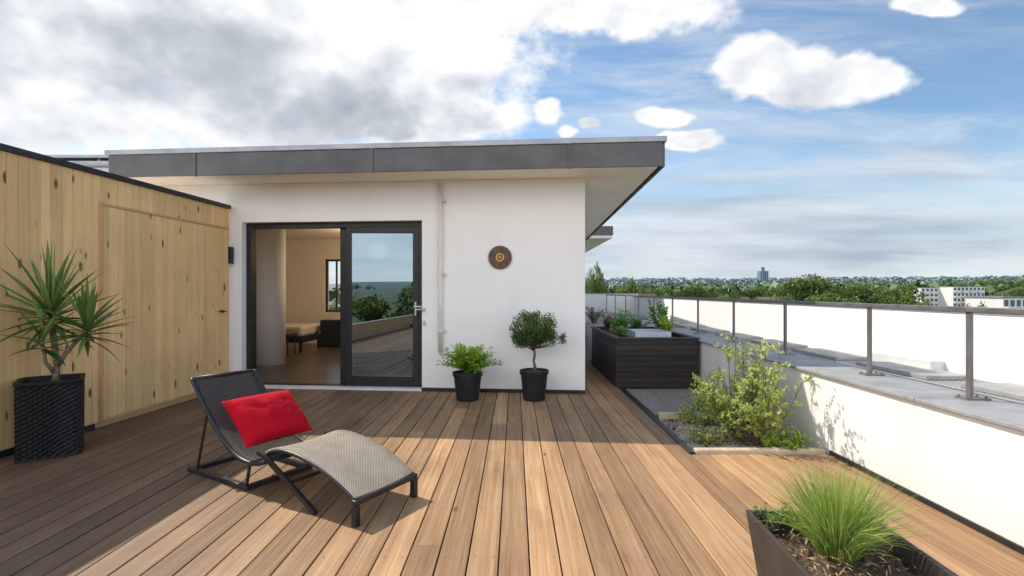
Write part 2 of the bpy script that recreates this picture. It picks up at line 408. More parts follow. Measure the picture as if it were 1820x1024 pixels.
# plaque
pl=thing('wall_plaque',BP(-1.17,-.02,1.87),'round brown wall disc with a small gold emblem','plaque')
A=B@Matrix.Translation((-1.167,-.002,1.87))@Matrix.Rotation(math.pi/2,4,'X')
def disc(g,A,r,z0,z1,n=40,hole=0):
    i=len(g.v)
    if not hole:
        for z in (z0,z1):
            for j in range(n): g.v.append(tuple(A@Vector((r*math.cos(2*math.pi*j/n),r*math.sin(2*math.pi*j/n),z))))
        g.f.append(tuple(range(i,i+n))[::-1]); g.f.append(tuple(range(i+n,i+2*n))); g.t+=[.5,.5]
        for j in range(n): g.f.append((i+j,i+(j+1)%n,i+n+(j+1)%n,i+n+j)); g.t.append(.5)
    else:
        for (rr,z) in ((r,z0),(r,z1),(hole,z1),(hole,z0)):
            for j in range(n): g.v.append(tuple(A@Vector((rr*math.cos(2*math.pi*j/n),rr*math.sin(2*math.pi*j/n),z))))
        for k in range(4):
            for j in range(n): g.f.append((i+k*n+j,i+k*n+(j+1)%n,i+((k+1)%4)*n+(j+1)%n,i+((k+1)%4)*n+j)); g.t.append(.5)
g=G(); disc(g,A,.162,0,.03); g.obj('disc',M_plaque,pl,bevel=.005)
g=G(); disc(g,A,.056,.031,.038,hole=.044); 
def arc(g,cx,cy,r,a0,a1,n=12,wd=.006):
    pts=[A@Vector((cx+r*math.cos(math.radians(a0+(a1-a0)*k/n)),cy+r*math.sin(math.radians(a0+(a1-a0)*k/n)),.034)) for k in range(n+1)]
    g.tube(pts,wd,6)
g.tube([A@Vector((-.028,.022,.034)),A@Vector((.004,.022,.034))],.006,6); g.tube([A@Vector((-.012,.022,.034)),A@Vector((-.012,-.024,.034))],.006,6)
arc(g,.012,-.008,.015,60,420); arc(g,.022,-.005,.028,115,190); 
g.obj('emblem',M_gold,pl)
wl=thing('wall_lamp',BP(-5.1,-.05,1.9),'small black box wall lamp beside the timber fence','lamp')
g=G(); g.box(-5.155,-5.045,-.10,-.02,1.80,2.04,B); g.obj('lamp_body',M_black,wl,bevel=.006)
g=G(); g.box(-5.13,-5.07,-.02,.0-.001,1.86,1.98,B); g.obj('mounting_plate',M_black,wl)
# ---------------------------------------------------------------- interior
colm=thing('curved_partition',(-4.72,9.6,0),'white curved partition standing on the interior floor','partition')
g=G(); g.lathe((-4.68,9.75,.023),[(.29,0),(.29,2.755)],40); g.obj('partition_shell',M_incol,colm,smooth=True)
bed=thing('bed',(-5.4,12.2,0),'low bed with beige linen on a dark frame','bed')
g=G(); g.box(-6.3,-4.72,11.4,12.6,.25,.38); 
for x in(-6.2,-4.8):
    for y in (11.45,12.5): g.box(x-.03,x+.03,y,y+.06,.023,.25)
g.obj('bed_frame',M_black,bed,bevel=.01)
g=G(); g.box(-6.27,-4.75,11.43,12.57,.382,.62); g.obj('mattress',M_bed,bed,bevel=.06)
cab=thing('cabinet',(-4.6,12.4,0),'dark low cabinet against the back wall','cabinet')
g=G(); g.box(-4.62,-3.7,12.15,12.55,.06,.72); g.obj('cabinet_body',M_black,cab,bevel=.01)
G().box(-4.58,-4.18,12.13,12.148,.1,.68).obj('cabinet_door',M_black,cab,bevel=.004); G().box(-4.15,-3.75,12.13,12.148,.1,.68).obj('cabinet_door',M_black,cab,bevel=.004)
ch=thing('chair',(-4.95,10.9,0),'dark upholstered chair inside the room','chair')
g=G(); g.box(-5.25,-4.75,10.75,11.2,.42,.5); g.obj('seat',M_black,ch,bevel=.02)
g=G(); g.box(-5.27,-5.2,10.75,11.2,.5,.98); g.obj('backrest',M_black,ch,bevel=.02)
for x in (-5.22,-4.79):
    for y in (10.79,11.15):
        g=G(); g.tube([(x,y,.023),(x,y,.42)],.015,8); g.obj('leg',M_black,ch)
cl=thing('ceiling_lamp',(-2.4,11.4,2.7),'warm round ceiling lamp in the room','lamp')
g=G(); g.lathe((-2.4,11.4,2.68),[(.16,0),(.2,.03),(.2,.095)],32); g.obj('lamp_shade',M_glow,cl)
ld=bpy.data.lights.new('room_light','POINT'); ld.energy=75; ld.color=(1,.74,.47); ld.shadow_soft_size=.2
lo=bpy.data.objects.new('room_light',ld); col.objects.link(lo); lo.location=(-3.1,11.5,2.3); setparent(lo,cl)

# ---------------------------------------------------------------- deck
g=G(); pitch=.160
DL,DR=-5.2,2.70
x=DL
while x<DR-.02:
    xr=min(x+pitch-.008,DR)
    ymax=4.40 if x>1.46 else (14.0 if x>.90 else 7.62)
    ys=[-6.0]; y=-6.0+U(1,7)
    while y<ymax: 
        ys.append(y); y+=U(7,12)
    ys.append(ymax)
    for a,b_ in zip(ys[:-1],ys[1:]):
        if b_-a<.05: continue
        g.box(x,xr,a+.0015,b_-.0015,-.03+U(-.0012,.0012),U(-.0012,.0012),t=R())
    x+=pitch
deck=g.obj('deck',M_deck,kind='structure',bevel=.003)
g=G(); g.box(-5.3,2.72,-6.1,4.41,-.30,-.045); g.box(-5.3,1.5,4.41,7.7,-.30,-.045); g.box(.6,1.5,7.7,14.1,-.30,-.045)
g.obj('deck_underlay',M_black,kind='structure')
host=thing('host_building',(0,2,-15),'lower storeys of the building carrying the terrace','building')
g=G(); g.box(-14,4.34,-7,18,-15,-.31); g.obj('building_body',M_parapet,host)
g=G()
x=DL+.03
while x<DR:
    for y in [v*.6+.9 for v in range(0,11)]:
        for dx in (0.0,.095):
            if x+dx<DR and not (x>1.4 and y>4.35) and y<7.2:
                g.lathe((x+dx,y,.0),[(.0035,.0),(.0035,.0022)],6)
    x+=pitch
sc_=g.obj('deck_screws',M_steelh,kind='stuff'); tag(sc_,'small steel screws in the deck boards','screws')

# ---------------------------------------------------------------- fence
def fx(y): return -4.12-(7.38-y)*.065
fence=thing('timber_fence',(fx(5),5,0),'tall pine board fence with dark metal cap and gate','fence')
fd=Vector((.065,1,0)).normalized(); fn=Vector((1,-.065,0)).normalized()
FM=Matrix(((fd.x,fn.x,0,fx(7.38)),(fd.y,fn.y,0,7.38),(0,0,1,0),(0,0,0,1)))
FH=2.585; FE=-3.75
g=G(); s=-.0
GS0,GS1=-2.12,-.06
while s>FE+.02:
    w=.098 if (R()<.7) else .115
    g.box(max(FE,s-w+.004),s,-.022+U(-.001,.001),U(-.0015,.0015),.06,FH,FM,t=R()); s-=w
g.obj('fence_boards',M_fence,fence,bevel=.002)
g=G(); g.box(FE,0,-.11,-.024,.0,FH,FM); g.obj('fence_core',M_trim,fence)
g=G(); g.box(FE-.01,.005,-.125,.03,FH+.002,FH+.055,FM); g.obj('fence_cap',M_cap,fence,bevel=.004)
g=G(); g.box(FE,-2.2,.003,.012,.0,.058,FM); g.obj('fence_base_strip',M_cap,fence)
g=G(); s=GS1
while s>GS0+.02:
    w=.105; a=max(s-w+.003,GS0); g.box(a,s,.003,.028,.09,2.28,FM,t=R()); s-=w
gate=g.obj('gate',M_fence2,fence,bevel=.002)
g=G(); g.box(GS0-.03,GS0-.002,.002,.036,.06,2.32,FM); g.box(GS0,GS1,.003,.036,2.283,2.31,FM); g.obj('gate_frame',M_trim,gate,bevel=.003)
g=G(); q=[FM@Vector((-.20,.03,1.12)),FM@Vector((-.20,.085,1.12)),FM@Vector((-.34,.09,1.125))]; g.tube(q,.011,8); g.lathe(tuple(FM@Vector((-.2,.03,1.10))),[(.022,0),(.022,.04)],12)
g.obj('latch',M_black,gate)
lp=thing('low_side_wall',(-5.2,-1,0),'low timber wall continuing past the fence','wall')
g=G(); g.box(-5.35,-5.21,-6.3,3.6,-.3,.42); g.obj('wall_body',M_trim,lp); g=G(); g.box(-5.38,-5.19,-6.3,3.6,.422,.45); g.obj('wall_cap',M_ledge,lp)

# ---------------------------------------------------------------- parapet, railing, outer roof
par=thing('parapet_wall',(2.9,6,0),'low white rendered parapet with grey metal ledge','wall')
g=G(); g.box(2.72,3.20,-6.3,18,-.3,.655); g.obj('wall_body',M_parapet,par,bevel=.01)
g=G(); 
yy=-6.3
while yy<18:
    g.box(2.69,3.22,yy+.003,min(yy+1.95,18)-.003,.657,.682); yy+=1.95
g.obj('ledge',M_ledge,par,bevel=.004)
g=G(); g.box(2.700,2.716,-6,4.40,.003,.035); g.obj('base_strip',M_black,par)
g=G(); g.box(3.222,4.2,-6.3,18,.4,.60); o=g.obj('outer_roof',M_roofgrey,kind='structure')
g=G()
for yv in np.arange(2.0,14,1.3): g.box(3.7,4.12,yv,yv+.95,.603,.64,t=R())
g.obj('roof_boards',M_ledge,kind='structure',bevel=.004)
ow=thing('outer_wall',(4.3,6,.4),'long white rendered upstand beyond the railing','wall')
g=G(); g.box(4.203,4.34,-6.3,18,-.3,1.205); g.obj('wall_body',M_outwall,ow,bevel=.008)
for bb in ((4.06,4.202,5.0,5.9,.602,.72),(4.08,4.202,3.2,4.0,.602,.66)): G().box(*bb).obj('upstand',M_white,ow,bevel=.01)
g=G(); g.box(4.185,4.36,-6.3,18,1.207,1.225); g.obj('wall_cap',M_flash,ow,bevel=.003)
ew=thing('end_wall',(2.6,18,0),'white end wall closing the terrace','wall')
g=G(); g.box(1.5,4.34,18.01,18.2,-.3,1.30); g.obj('wall_body',M_parapet,ew); g=G(); g.box(1.48,4.36,17.99,18.22,1.302,1.33); g.obj('wall_cap',M_flash,ew)
bw=thing('rear_parapet',(0,-6.2,0),'low timber parapet closing the deck','wall')
g=G(); g.box(-5.2,2.68,-6.35,-6.12,-.3,.42); g.obj('wall_body',M_trim,bw); g=G(); g.box(-5.18,2.68,-6.37,-6.10,.422,.45); g.obj('wall_cap',M_flash,bw)
rail=thing('metal_railing',(3.05,6,.68),'grey steel railing with wire mesh on the parapet','railing')
def rx(y): return 3.0+.011*y
py_=[-3.0,-1.5,-.2,1.0,2.2,3.42,4.4,5.8,7.2,8.65,10.1,11.5,13,14.6,16.2,17.8]
for y in py_:
    X=rx(y)
    g=G(); g.box(X-.012,X+.012,y-.018,y+.018,.69,1.262)
    po=g.obj('post',M_rail,rail,bevel=.003)
    g=G(); g.box(X-.06,X+.10,y-.05,y+.05,.6825,.694)
    for dx,dy in ((-.045,-.035),(-.045,.035),(.08,-.035),(.08,.035)): g.lathe((X+dx,y+dy,.694),[(.008,0),(.008,.01)],6)
    g.obj('base_plate',M_rail,po)
g=G(); 
for a,b_ in zip(py_[:-1],py_[1:]):
    c=[(rx(a)-.026,a,1.263),(rx(a)+.026,a,1.263),(rx(b_)+.026,b_,1.263),(rx(b_)-.026,b_,1.263)]; g.hexa(c+[(p[0],p[1],1.296) for p in c])
g.obj('handrail',M_rail,rail,bevel=.004)
for a,b_ in zip(py_[4:9],py_[5:10]):
    g=G()
    a+=.03; b_-=.03; z0,z1=.73,1.245; H=z1-z0; st=.045; X=rx((a+b_)/2)+.016
    k=a-H
    while k<b_:
        for sgn in (1,-1):
            p0,p1=((k,z0),(k+H,z1)) if sgn==1 else ((k+H,z0),(k,z1))
            def at(yv): t_=(yv-p0[0])/(p1[0]-p0[0]); return [yv,p0[1]+t_*(p1[1]-p0[1])]
            ca,cb=max(min(p0[0],p1[0]),a),min(max(p0[0],p1[0]),b_)
            if cb-ca>.01:
                q0,q1=at(ca),at(cb)
                g.tube([(X,q0[0],q0[1]),(X,q1[0],q1[1])],.0005,3,caps=False)
        k+=st
    for z in (z0,z1): g.tube([(X,a,z),(X,b_,z)],.002,5)
    g.obj('wire_mesh',M_wire,rail)

# ---------------------------------------------------------------- planting bed
g=G(); g.box(1.52,2.70,4.45,7.35,-.3,-.05); g.obj('bed_soil',M_soil,kind='structure')
g=G()
for j in range(5):
    for i in range(3):
        g.box(1.60+i*.31,1.60+i*.31+.30,5.85+j*.31,min(7.38,5.85+j*.31+.30),-.048,-.004+U(-.002,.002),t=R())
g.obj('paving',M_stone,kind='structure',bevel=.004)
g=G(); g.box(1.5,1.56,4.42,14,-.2,.012); g.obj('deck_edging',M_black,kind='structure',bevel=.004)
for bb in ((1.57,2.69,4.42,4.50,-.04,.03),(1.62,2.1,5.74,5.80,-.04,.035)):
    o=G().box(*bb).obj('timber_edging',M_palewood,bevel=.008); tag(o,'pale weathered timber edging around the planting bed','edging')
g=G()
for k in range(2600):
    x,y=U(1.58,2.68),U(4.52,5.72); r=U(.008,.022)
    g.lathe((x,y,-.05),[(r*.6,0),(r,r*.5),(r*.6,r)],6,t=R())
o=g.obj('gravel',M_gravel,kind='stuff'); tag(o,'pale pebbles on the planting bed','gravel')
g=G(); g.box(1.0,4.2,14.1,18,-.3,-.02); g.box(1.56,2.72,7.40,14.1,-.3,-.03) ; g.obj('terrace_floor',M_roofgrey,kind='structure')

bx=thing('wooden_planter',(2.1,8.5,0),'large dark boarded wooden raised planter','planter')
g=G(); X0,X1,Y0,Y1,H=1.47,2.66,7.42,9.75,.73
nb=9; bh=(H-.03)/nb
for k in range(nb):
    z=.0+k*bh
    g.box(X0,X1,Y0,Y0+.03,z+.002,z+bh-.002,t=R()); g.box(X0,X0+.03,Y0+.032,Y1,z+.002,z+bh-.002,t=R())
    g.box(X1-.03,X1,Y0+.032,Y1,z+.002,z+bh-.002,t=R()); g.box(X0+.032,X1-.032,Y1-.03,Y1,z+.002,z+bh-.002,t=R())
g.obj('planter_boards',M_darkwood,bx,bevel=.0015)
g=G()
z0,z1=H-.028,H
g.box(X0-.02,X1+.02,Y0-.02,Y0+.07,z0,z1); g.box(X0-.02,X0+.07,Y0+.072,Y1-.072,z0,z1); g.box(X1-.07,X1+.02,Y0+.072,Y1-.072,z0,z1); g.box(X0-.02,X1+.02,Y1-.07,Y1+.02,z0,z1)
g.obj('planter_rim',M_darkwood,bx,bevel=.004)
g=G(); g.box(X0+.034,X1-.034,Y0+.034,Y1-.034,.3,.66); g.obj('planter_soil',M_soil,bx)
tub=thing('plastic_tub',(2.2,8.1,.66),'pale blue shallow plastic tub in the raised planter','tub')
g=G(); 
for (a,b_,c,d) in ((1.85,2.4,7.85,7.87),(1.85,2.4,8.45,8.47),(1.85,1.87,7.872,8.448),(2.38,2.4,7.872,8.448)): g.box(a,b_,c,d,.662,.78)
g.obj('tub_wall',simple('pale_tub',(.55,.62,.66),(.45,.52,.56),.35),tub,bevel=.004)
g=G(); g.box(1.872,2.378,7.872,8.448,.70,.735); g.obj('tub_water',simple('tub_water',(.2,.28,.27),(.15,.2,.2),.15),tub)

def herb(name,loc,h,w,mat,n,label,cat='plant',ls=.05,stems=14):
    e=thing(name,loc,label,cat)
    g=G(); gs=G()
    for k in range(stems):
        a=U(0,6.28); lean=U(.1,1)*w*.5
        p0=Vector(loc)+Vector((U(-.03,.03),U(-.03,.03),0)); tip=p0+Vector((math.cos(a)*lean,math.sin(a)*lean,h*U(.6,1)))
        mid=p0.lerp(tip,.5)+Vector((0,0,h*.08))
        gs.tube([p0,mid,tip],[.006,.004,.002],5)
        for j in range(n//stems):
            t_=U(.2,1.05); c=p0.lerp(mid,t_*2) if t_<.5 else mid.lerp(tip,(t_-.5)*2)
            d=rdir(); d.z=abs(d.z)*.6
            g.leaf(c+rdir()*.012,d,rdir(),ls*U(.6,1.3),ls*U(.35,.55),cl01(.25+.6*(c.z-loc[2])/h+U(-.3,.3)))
    gs.obj('stems',M_bark,e); g.obj('leaves',mat,e)
    return e
herb('red_leaf_plant',(1.62,9.0,.66),.36,.4,M_redleaf,260,'reddish leafy plant in the raised planter',ls=.05)
herb('herb_plant',(2.0,9.5,.66),.40,.4,M_herb,260,'leafy green herb in the raised planter',ls=.06)
herb('herb_plant',(1.8,8.9,.66),.30,.55,M_herb,500,'leafy green herb in the raised planter',ls=.07)
herb('herb_plant',(1.68,8.2,.66),.16,.35,M_herb,300,'leafy green herb in the raised planter',ls=.06)
herb('herb_plant',(2.2,9.2,.66),.26,.5,M_herb,400,'leafy green herb in the raised planter',ls=.07)
herb('tomato_plant',(2.5,8.75,.66),.58,.4,M_herb,380,'tall sparse green plant in the raised planter',ls=.07,stems=9)
herb('tomato_plant',(2.48,8.3,.66),.34,.4,M_fern,260,'sparse green plant in the raised planter',ls=.07,stems=9)
for k,(x,y,r,h) in enumerate(((1.30,10.6,.16,.62),(1.36,11.6,.2,.9),(1.62,10.5,.2,.75))):
    e=thing('concrete_pot',(x,y,0),'pale grey concrete planter beside the raised bed','pot','concrete pots')
    g=G(); g.lathe((x,y,.0),[(r*.8,0),(r,h),(r*.9,h),(r*.88,h-.04)],28); g.obj('pot',M_concpot,e)
    g=G(); g.lathe((x,y,h-.05),[(r*.86,0),(r*.86,.02)],20); g.obj('soil',M_soil,e)
herb('leafy_plant',(1.62,10.5,.72),.38,.5,M_redleaf,300,'dark reddish plant in a concrete planter',ls=.05)

sr=thing('neighbouring_house',(0,18,0),'white rooftop volume with projecting grey roof edge','house')
g=G(); g.box(-5.5,2.1,16.4,22,0,3.02); g.obj('wall',M_wall,sr)
g=G(); g.box(-6,2.98,15.7,22.5,3.03,3.12); g.obj('soffit',M_soffit,sr); g=G(); g.box(-6.03,3.01,15.67,22.53,3.122,3.40); g.obj('roof_edge',M_fascia,sr,bevel=.01)
ne=thing('neighbouring_roof_frame',(-8,9.5,0),'pale metal roof edge showing above the fence','roof')
g=G(); g.box(-9.6,-7.0,9.3,12,0,3.65); g.obj('wall',M_wall,ne); g=G(); g.box(-9.9,-6.8,9.1,12.2,3.66,3.72); g.box(-9.9,-6.8,9.1,12.2,3.78,3.83); 
for x in (-9.7,-9,-8.2,-7.5,-7.0): g.box(x,x+.05,9.2,9.25,3.72,3.78)
g.obj('roof_edge',M_flash,ne)

# ---------------------------------------------------------------- shrubs
def shrub(loc,h,w,n,label,mat=M_bush,name='leafy_shrub',ls=.05,stems=26,twl=.14):
    e=thing(name,loc,label,'shrub'); gs=G(); g=G(); L=Vector(loc)
    for k in range(stems):
        a=U(0,6.28); rr=math.sqrt(R())*w*.5; top=L+Vector((math.cos(a)*rr,math.sin(a)*rr,h*(1-.35*(rr/(w*.5))**2)*U(.62,1.06)))
        p0=L+Vector((math.cos(a)*.06,math.sin(a)*.06,0))
        m1=p0.lerp(top,.45)+Vector((math.cos(a),math.sin(a),0))*w*.06
        gs.tube([p0,m1,top],[.008,.005,.0015],5)
        for j in range(9):
            t_=U(.2,1.); c=p0.lerp(m1,t_/.5) if t_<.5 else m1.lerp(top,(t_-.5)*2)
            d=rdir(); d.z=abs(d.z)*.7+.1; d.normalize(); ll=twl*U(.5,1.4)
            tw=c+d*ll; gs.tube([c,tw],[.003,.001],4,caps=False)
            for q in range(int(n/stems/9)):
                f=U(.1,1.1); pc=c.lerp(tw,f)
                ld=(d*.4+rdir()).normalized()
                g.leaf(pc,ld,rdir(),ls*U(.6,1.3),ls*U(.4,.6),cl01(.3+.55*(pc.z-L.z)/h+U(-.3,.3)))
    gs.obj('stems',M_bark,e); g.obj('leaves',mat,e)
shrub((2.22,4.82,-.05),1.04,.98,6400,'bushy yellow green shrub growing in the deck-side bed',ls=.038,stems=40)
shrub((2.45,5.5,-.05),1.02,.42,600,'slender sparse shrub beside the parapet',ls=.040,stems=8)
shrub((2.0,5.55,-.05),.20,.5,1300,'low bright green ground shrub on the bed edge',ls=.03,stems=20,twl=.07)
shrub((2.25,6.1,-.05),.22,.5,1000,'low bright green ground shrub on the bed edge',ls=.033,stems=16,twl=.08)
shrub((1.84,4.85,-.05),.18,.35,700,'low bright green ground shrub',ls=.03,stems=16,twl=.07)
shrub((2.45,4.62,-.05),.20,.4,900,'low bright green ground shrub',mat=M_fern,ls=.035,stems=14,twl=.07)

# ---------------------------------------------------------------- pots with plants at wall
def roundpot(e,c,r,h,mat=M_plastic):
    g=G(); g.lathe(c,[(r*.72,0),(r*.78,.01),(r*.97,h-.05),(r*1.04,h-.048),(r*1.06,h-.01),(r*1.05,h),(r*.97,h),(r*.95,h-.03),(r*.5,h-.031)],40)
    o=g.obj('pot',mat,e,smooth=True)
    md=o.modifiers.new('es','EDGE_SPLIT'); md.split_angle=math.radians(40)
    g=G(); g.lathe((c[0],c[1],c[2]+h-.05),[(r*.9,0),(r*.9,.022),(r*.3,.035)],24); g.obj('soil',M_soil,e)
fc=(-.61,6.62,0)
e=thing('potted_fern',fc,'bushy bright green leafy plant in a round black pot','potted plant')
roundpot(e,fc,.185,.36)
g=G()
for k in range(170):
    a=U(0,6.28); el=U(.1,1.5); L=U(.22,.42)*(.86+.14*math.cos(el)); pts=[]
    p=Vector((fc[0],fc[1],.36))+Vector((math.cos(a),math.sin(a),0))*.05
    ang=min(1.55,el+.45)
    for s_ in range(9):
        pts.append(p.copy()); p=p+Vector((math.cos(a)*math.cos(ang),math.sin(a)*math.cos(ang),math.sin(ang)))*L/8; ang-=U(.03,.15)
    g.ribbon(pts,[.004]*9,.3)
    side=Vector((-math.sin(a),math.cos(a),0))
    for s_ in range(2,9):
        for sub in (0,.5):
            if s_+sub>8: continue
            pc=pts[s_] if sub==0 else pts[s_].lerp(pts[min(8,s_+1)],.5)
            wd=U(.028,.055)
            dd=(pts[s_]-pts[s_-1]).normalized()
            for sg in (1,-1):
                d=(side*sg+dd*U(.2,.9)+rdir()*.5).normalized()
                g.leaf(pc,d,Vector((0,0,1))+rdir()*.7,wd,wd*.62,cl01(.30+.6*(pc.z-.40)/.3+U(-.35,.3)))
g.obj('fronds',M_fern,e)
bc=(.25,6.62,0)
e=thing('potted_bonsai',bc,'small round-crowned bonsai tree in a black pot','potted plant')
roundpot(e,bc,.18,.385)
g=G(); tr=[(bc[0]+.0,bc[1],.35),(bc[0]+.010,bc[1],.43),(bc[0]-.008,bc[1]-.01,.50),(bc[0]+.008,bc[1],.58),(bc[0]+.0,bc[1],.66),(bc[0]-.01,bc[1],.76)]
g.tube(tr,[.030,.020,.017,.016,.014,.012],10)
cc=Vector((bc[0]-.02,bc[1],.885))
ends=[]
for k in range(34):
    d=rdir(); d.z=d.z*.85+.12
    q=cc+Vector((d.x*.27*U(.85,1.06),d.y*.24,d.z*.235*U(.8,1.06))); ends.append(q); m_=Vector(tr[4]).lerp(q,.5)+rdir()*.03
    g.tube([Vector(tr[4])+Vector((0,0,U(-.04,.08))),m_,q],[.008,.005,.002],5)
ex=[Vector((bc[0]+.34,bc[1],.80)),Vector((bc[0]+.37,bc[1]-.02,.76)),Vector((bc[0]+.24,bc[1],.74)),Vector((bc[0]+.38,bc[1],.82))]
for q in ex: g.tube([Vector(tr[4]),Vector(tr[4]).lerp(q,.6)+Vector((0,0,-.03)),q],[.008,.005,.002],5)
g.obj('trunk',M_bark,e,smooth=True)
g=G()
cl_=[(q,.072) for q in ends]+[(cc+Vector((U(-.2,.2),U(-.16,.16),U(-.15,.18))),.085) for _ in range(26)]+[(q,.045) for q in ex]
for (q,r) in cl_:
    for j in range(165 if r>.06 else 70):
        p=q+rdir()*r*R()**.4
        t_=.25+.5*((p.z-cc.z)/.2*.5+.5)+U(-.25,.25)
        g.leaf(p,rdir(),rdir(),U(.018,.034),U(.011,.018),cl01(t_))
g.obj('crown',M_box,e)

# ---------------------------------------------------------------- yucca in wicker pot
yc=Vector((-4.02,4.44,0))
e=thing('potted_yucca',yc,'spiky green yucca in a square black wicker planter','potted plant')
def sq(a,p=9): return 1/((abs(math.cos(a))**p+abs(math.sin(a))**p)**(1/p))
g=G(); n=96; rows=34; base=len(g.v); Hh=.645; rt=math.radians(37)
for j in range(rows+1):
    z=Hh*j/rows; r=.208+.004*(z/Hh)
    for i in range(n):
        a=2*math.pi*i/n; bul=.006 if ((i//2+j)%2==0) else -.005
        if j in(0,rows,rows-1): bul=.012
        k=sq(a); x_=yc.x+(r*k+bul)*math.cos(a+rt); y_=yc.y+(r*k+bul)*math.sin(a+rt)
        g.v.append((max(x_,fx(y_)+.012),y_,z+.002))
for j in range(rows):
    for i in range(n):
        a0=j*n+i; a1=j*n+(i+1)%n; g.f.append((a0,a1,a1+n,a0+n)); g.t.append(.5)
i0=len(g.v)
for (rr_,zz_) in ((.192,Hh),(.182,Hh-.06)):
    for i in range(n):
        a=2*math.pi*i/n; g.v.append((max(fx(yc.y)+.03,yc.x+rr_*sq(a)*math.cos(a+rt)),yc.y+rr_*sq(a)*math.sin(a+rt),zz_))
for i in range(n):
    g.f.append((rows*n+i,rows*n+(i+1)%n,i0+(i+1)%n,i0+i)); g.f.append((i0+i,i0+(i+1)%n,i0+n+(i+1)%n,i0+n+i)); g.t+=[.5,.5]
g.obj('wicker_pot',M_wicker,e)
g=G(); g.lathe((yc.x,yc.y,Hh-.075),[(.178,0),(.178,.03)],n,shape=sq,rot=rt); g.obj('soil',M_soil,e)
h1=Vector((-3.97,4.38,1.18)); h2=Vector((-3.68,4.40,1.06)); h3=Vector((-3.95,4.28,.98))
s0=yc+Vector((.03,0,.56))
g=G(); g.tube([s0,s0+Vector((.02,0,.2)),Vector((-3.96,4.40,1.0)),h1],[.028,.024,.022,.020],10)
g.tube([s0+Vector((.02,0,.19)),Vector((-3.85,4.40,.88)),h2],[.020,.018,.016],10)
g.tube([s0+Vector((.0,.01,.12)),Vector((-3.97,4.33,.8)),h3],[.017,.015,.013],10)
g.obj('trunk',M_barkpale,e,smooth=True)
g=G()
for (hc,nn,LL) in ((h1,46,.58),(h2,36,.46),(h3,14,.38)):
    for k in range(nn):
        fr=k/nn; a=k*2.39996+U(-.25,.25); el=math.radians(86-108*fr**.85+U(-12,12)); L=LL*U(.75,1.1)*(.8+.3*math.sin(math.pi*min(1,fr+.25)))
        p=hc+Vector((0,0,.06-.14*fr)); pts=[]; ang=el; dr=U(.0,.05)+(.035 if fr>.6 else 0)
        for s_ in range(8):
            q=p.copy(); 
            if q.x<fx(q.y)+.02: q.x=fx(q.y)+.02+R()*.01
            pts.append(q)
            p=p+Vector((math.cos(a)*math.cos(ang),math.sin(a)*math.cos(ang),math.sin(ang)))*L/7; ang-=dr
        wm=U(.036,.050)
        g.ribbon(pts,[wm*.6,wm*.85,wm,wm*.98,wm*.85,wm*.6,wm*.32,.001],cl01(.85-.5*fr+U(-.35,.35)),nrm=(Vector((0,0,1))+rdir()*.35),fold=.4)
g.obj('leaves',M_yucca,e)

# ---------------------------------------------------------------- grass planter
e=thing('potted_grass',(1.18,1.92,0),'dark brown tapered planter with bright green ornamental grass','potted plant')
gM=Matrix.Translation((1.215,1.82,0))@Matrix.Rotation(math.radians(-3),4,'Z')
def taper(g,a0,b0,a1,b1,z0,z1,t,M):
    o0=[(-a0,-b0,z0),(a0,-b0,z0),(a0,b0,z0),(-a0,b0,z0)]; o1=[(-a1,-b1,z1),(a1,-b1,z1),(a1,b1,z1),(-a1,b1,z1)]
    i1=[(-a1+t,-b1+t,z1),(a1-t,-b1+t,z1),(a1-t,b1-t,z1),(-a1+t,b1-t,z1)]; i0=[(-a1+t+.02,-b1+t+.02,z1-.1),(a1-t-.02,-b1+t+.02,z1-.1),(a1-t-.02,b1-t-.02,z1-.1),(-a1+t+.02,b1-t-.02,z1-.1)]
    i=len(g.v)
    for ring in (o0,o1,i1,i0): g.v+=[tuple(M@Vector(p)) for p in ring]
    for k in range(3):
        for j in range(4):
            g.f.append((i+k*4+j,i+k*4+(j+1)%4,i+(k+1)*4+(j+1)%4,i+(k+1)*4+j)); g.t.append(.5)
    g.f.append((i+3,i+2,i+1,i)); g.t.append(.5)
    g.f.append((i+12,i+13,i+14,i+15)); g.t.append(.5)
g=G(); taper(g,.19,.28,.25,.355,.0,.47,.020,gM); g.obj('planter',M_brownpot,e,bevel=.006)
g=G()
nx=22
for i in range(nx):
    for j in range(nx):
        def hp(i,j):
            x=-.208+.416*i/nx; y=-.31+.62*j/nx; return tuple(gM@Vector((x,y,.395+.03*noise.noise(Vector((x*14,y*14,0)))+.02*noise.noise(Vector((x*50,y*50,3))))))
        g.quadv([hp(i,j),hp(i+1,j),hp(i+1,j+1),hp(i,j+1)])
g.obj('soil',M_soil,e)
g=G(); gc=Vector((1.225,1.95,.40))
for k in range(1900):
    a=U(0,6.28); r0=R()**.6*.07; p=gc+Vector((math.cos(a)*r0,math.sin(a)*r0,0)); L=U(.16,.36); sp=R()
    ang=math.radians(92-46*sp**1.8*U(.6,1)); dr=U(.03,.17)+.10*sp**2; pts=[]
    for s_ in range(6):
        pts.append(p.copy()); p=p+Vector((math.cos(a)*math.cos(ang),math.sin(a)*math.cos(ang),math.sin(ang)))*L/5; ang-=dr
    wv=U(.0013,.0028)
    g.ribbon(pts,[wv,wv,wv,wv*.8,wv*.6,.0003],cl01(U(.0,1)),nrm=rdir())
g.obj('grass_blades',M_grass,e)
g=G()
for k in range(220):
    p=gM@Vector((U(-.2,.2),U(-.3,.3),.425)); d=rdir(); d.z*=.2
    g.leaf(p,d,Vector((0,0,1))+rdir()*.5,U(.02,.05),U(.002,.006),R())
g.obj('dry_litter',M_trim,e)
herb('trailing_plant',(1.06,2.12,.42),.07,.20,M_herb,160,'small trailing green plant at the planter edge',ls=.02,stems=10)

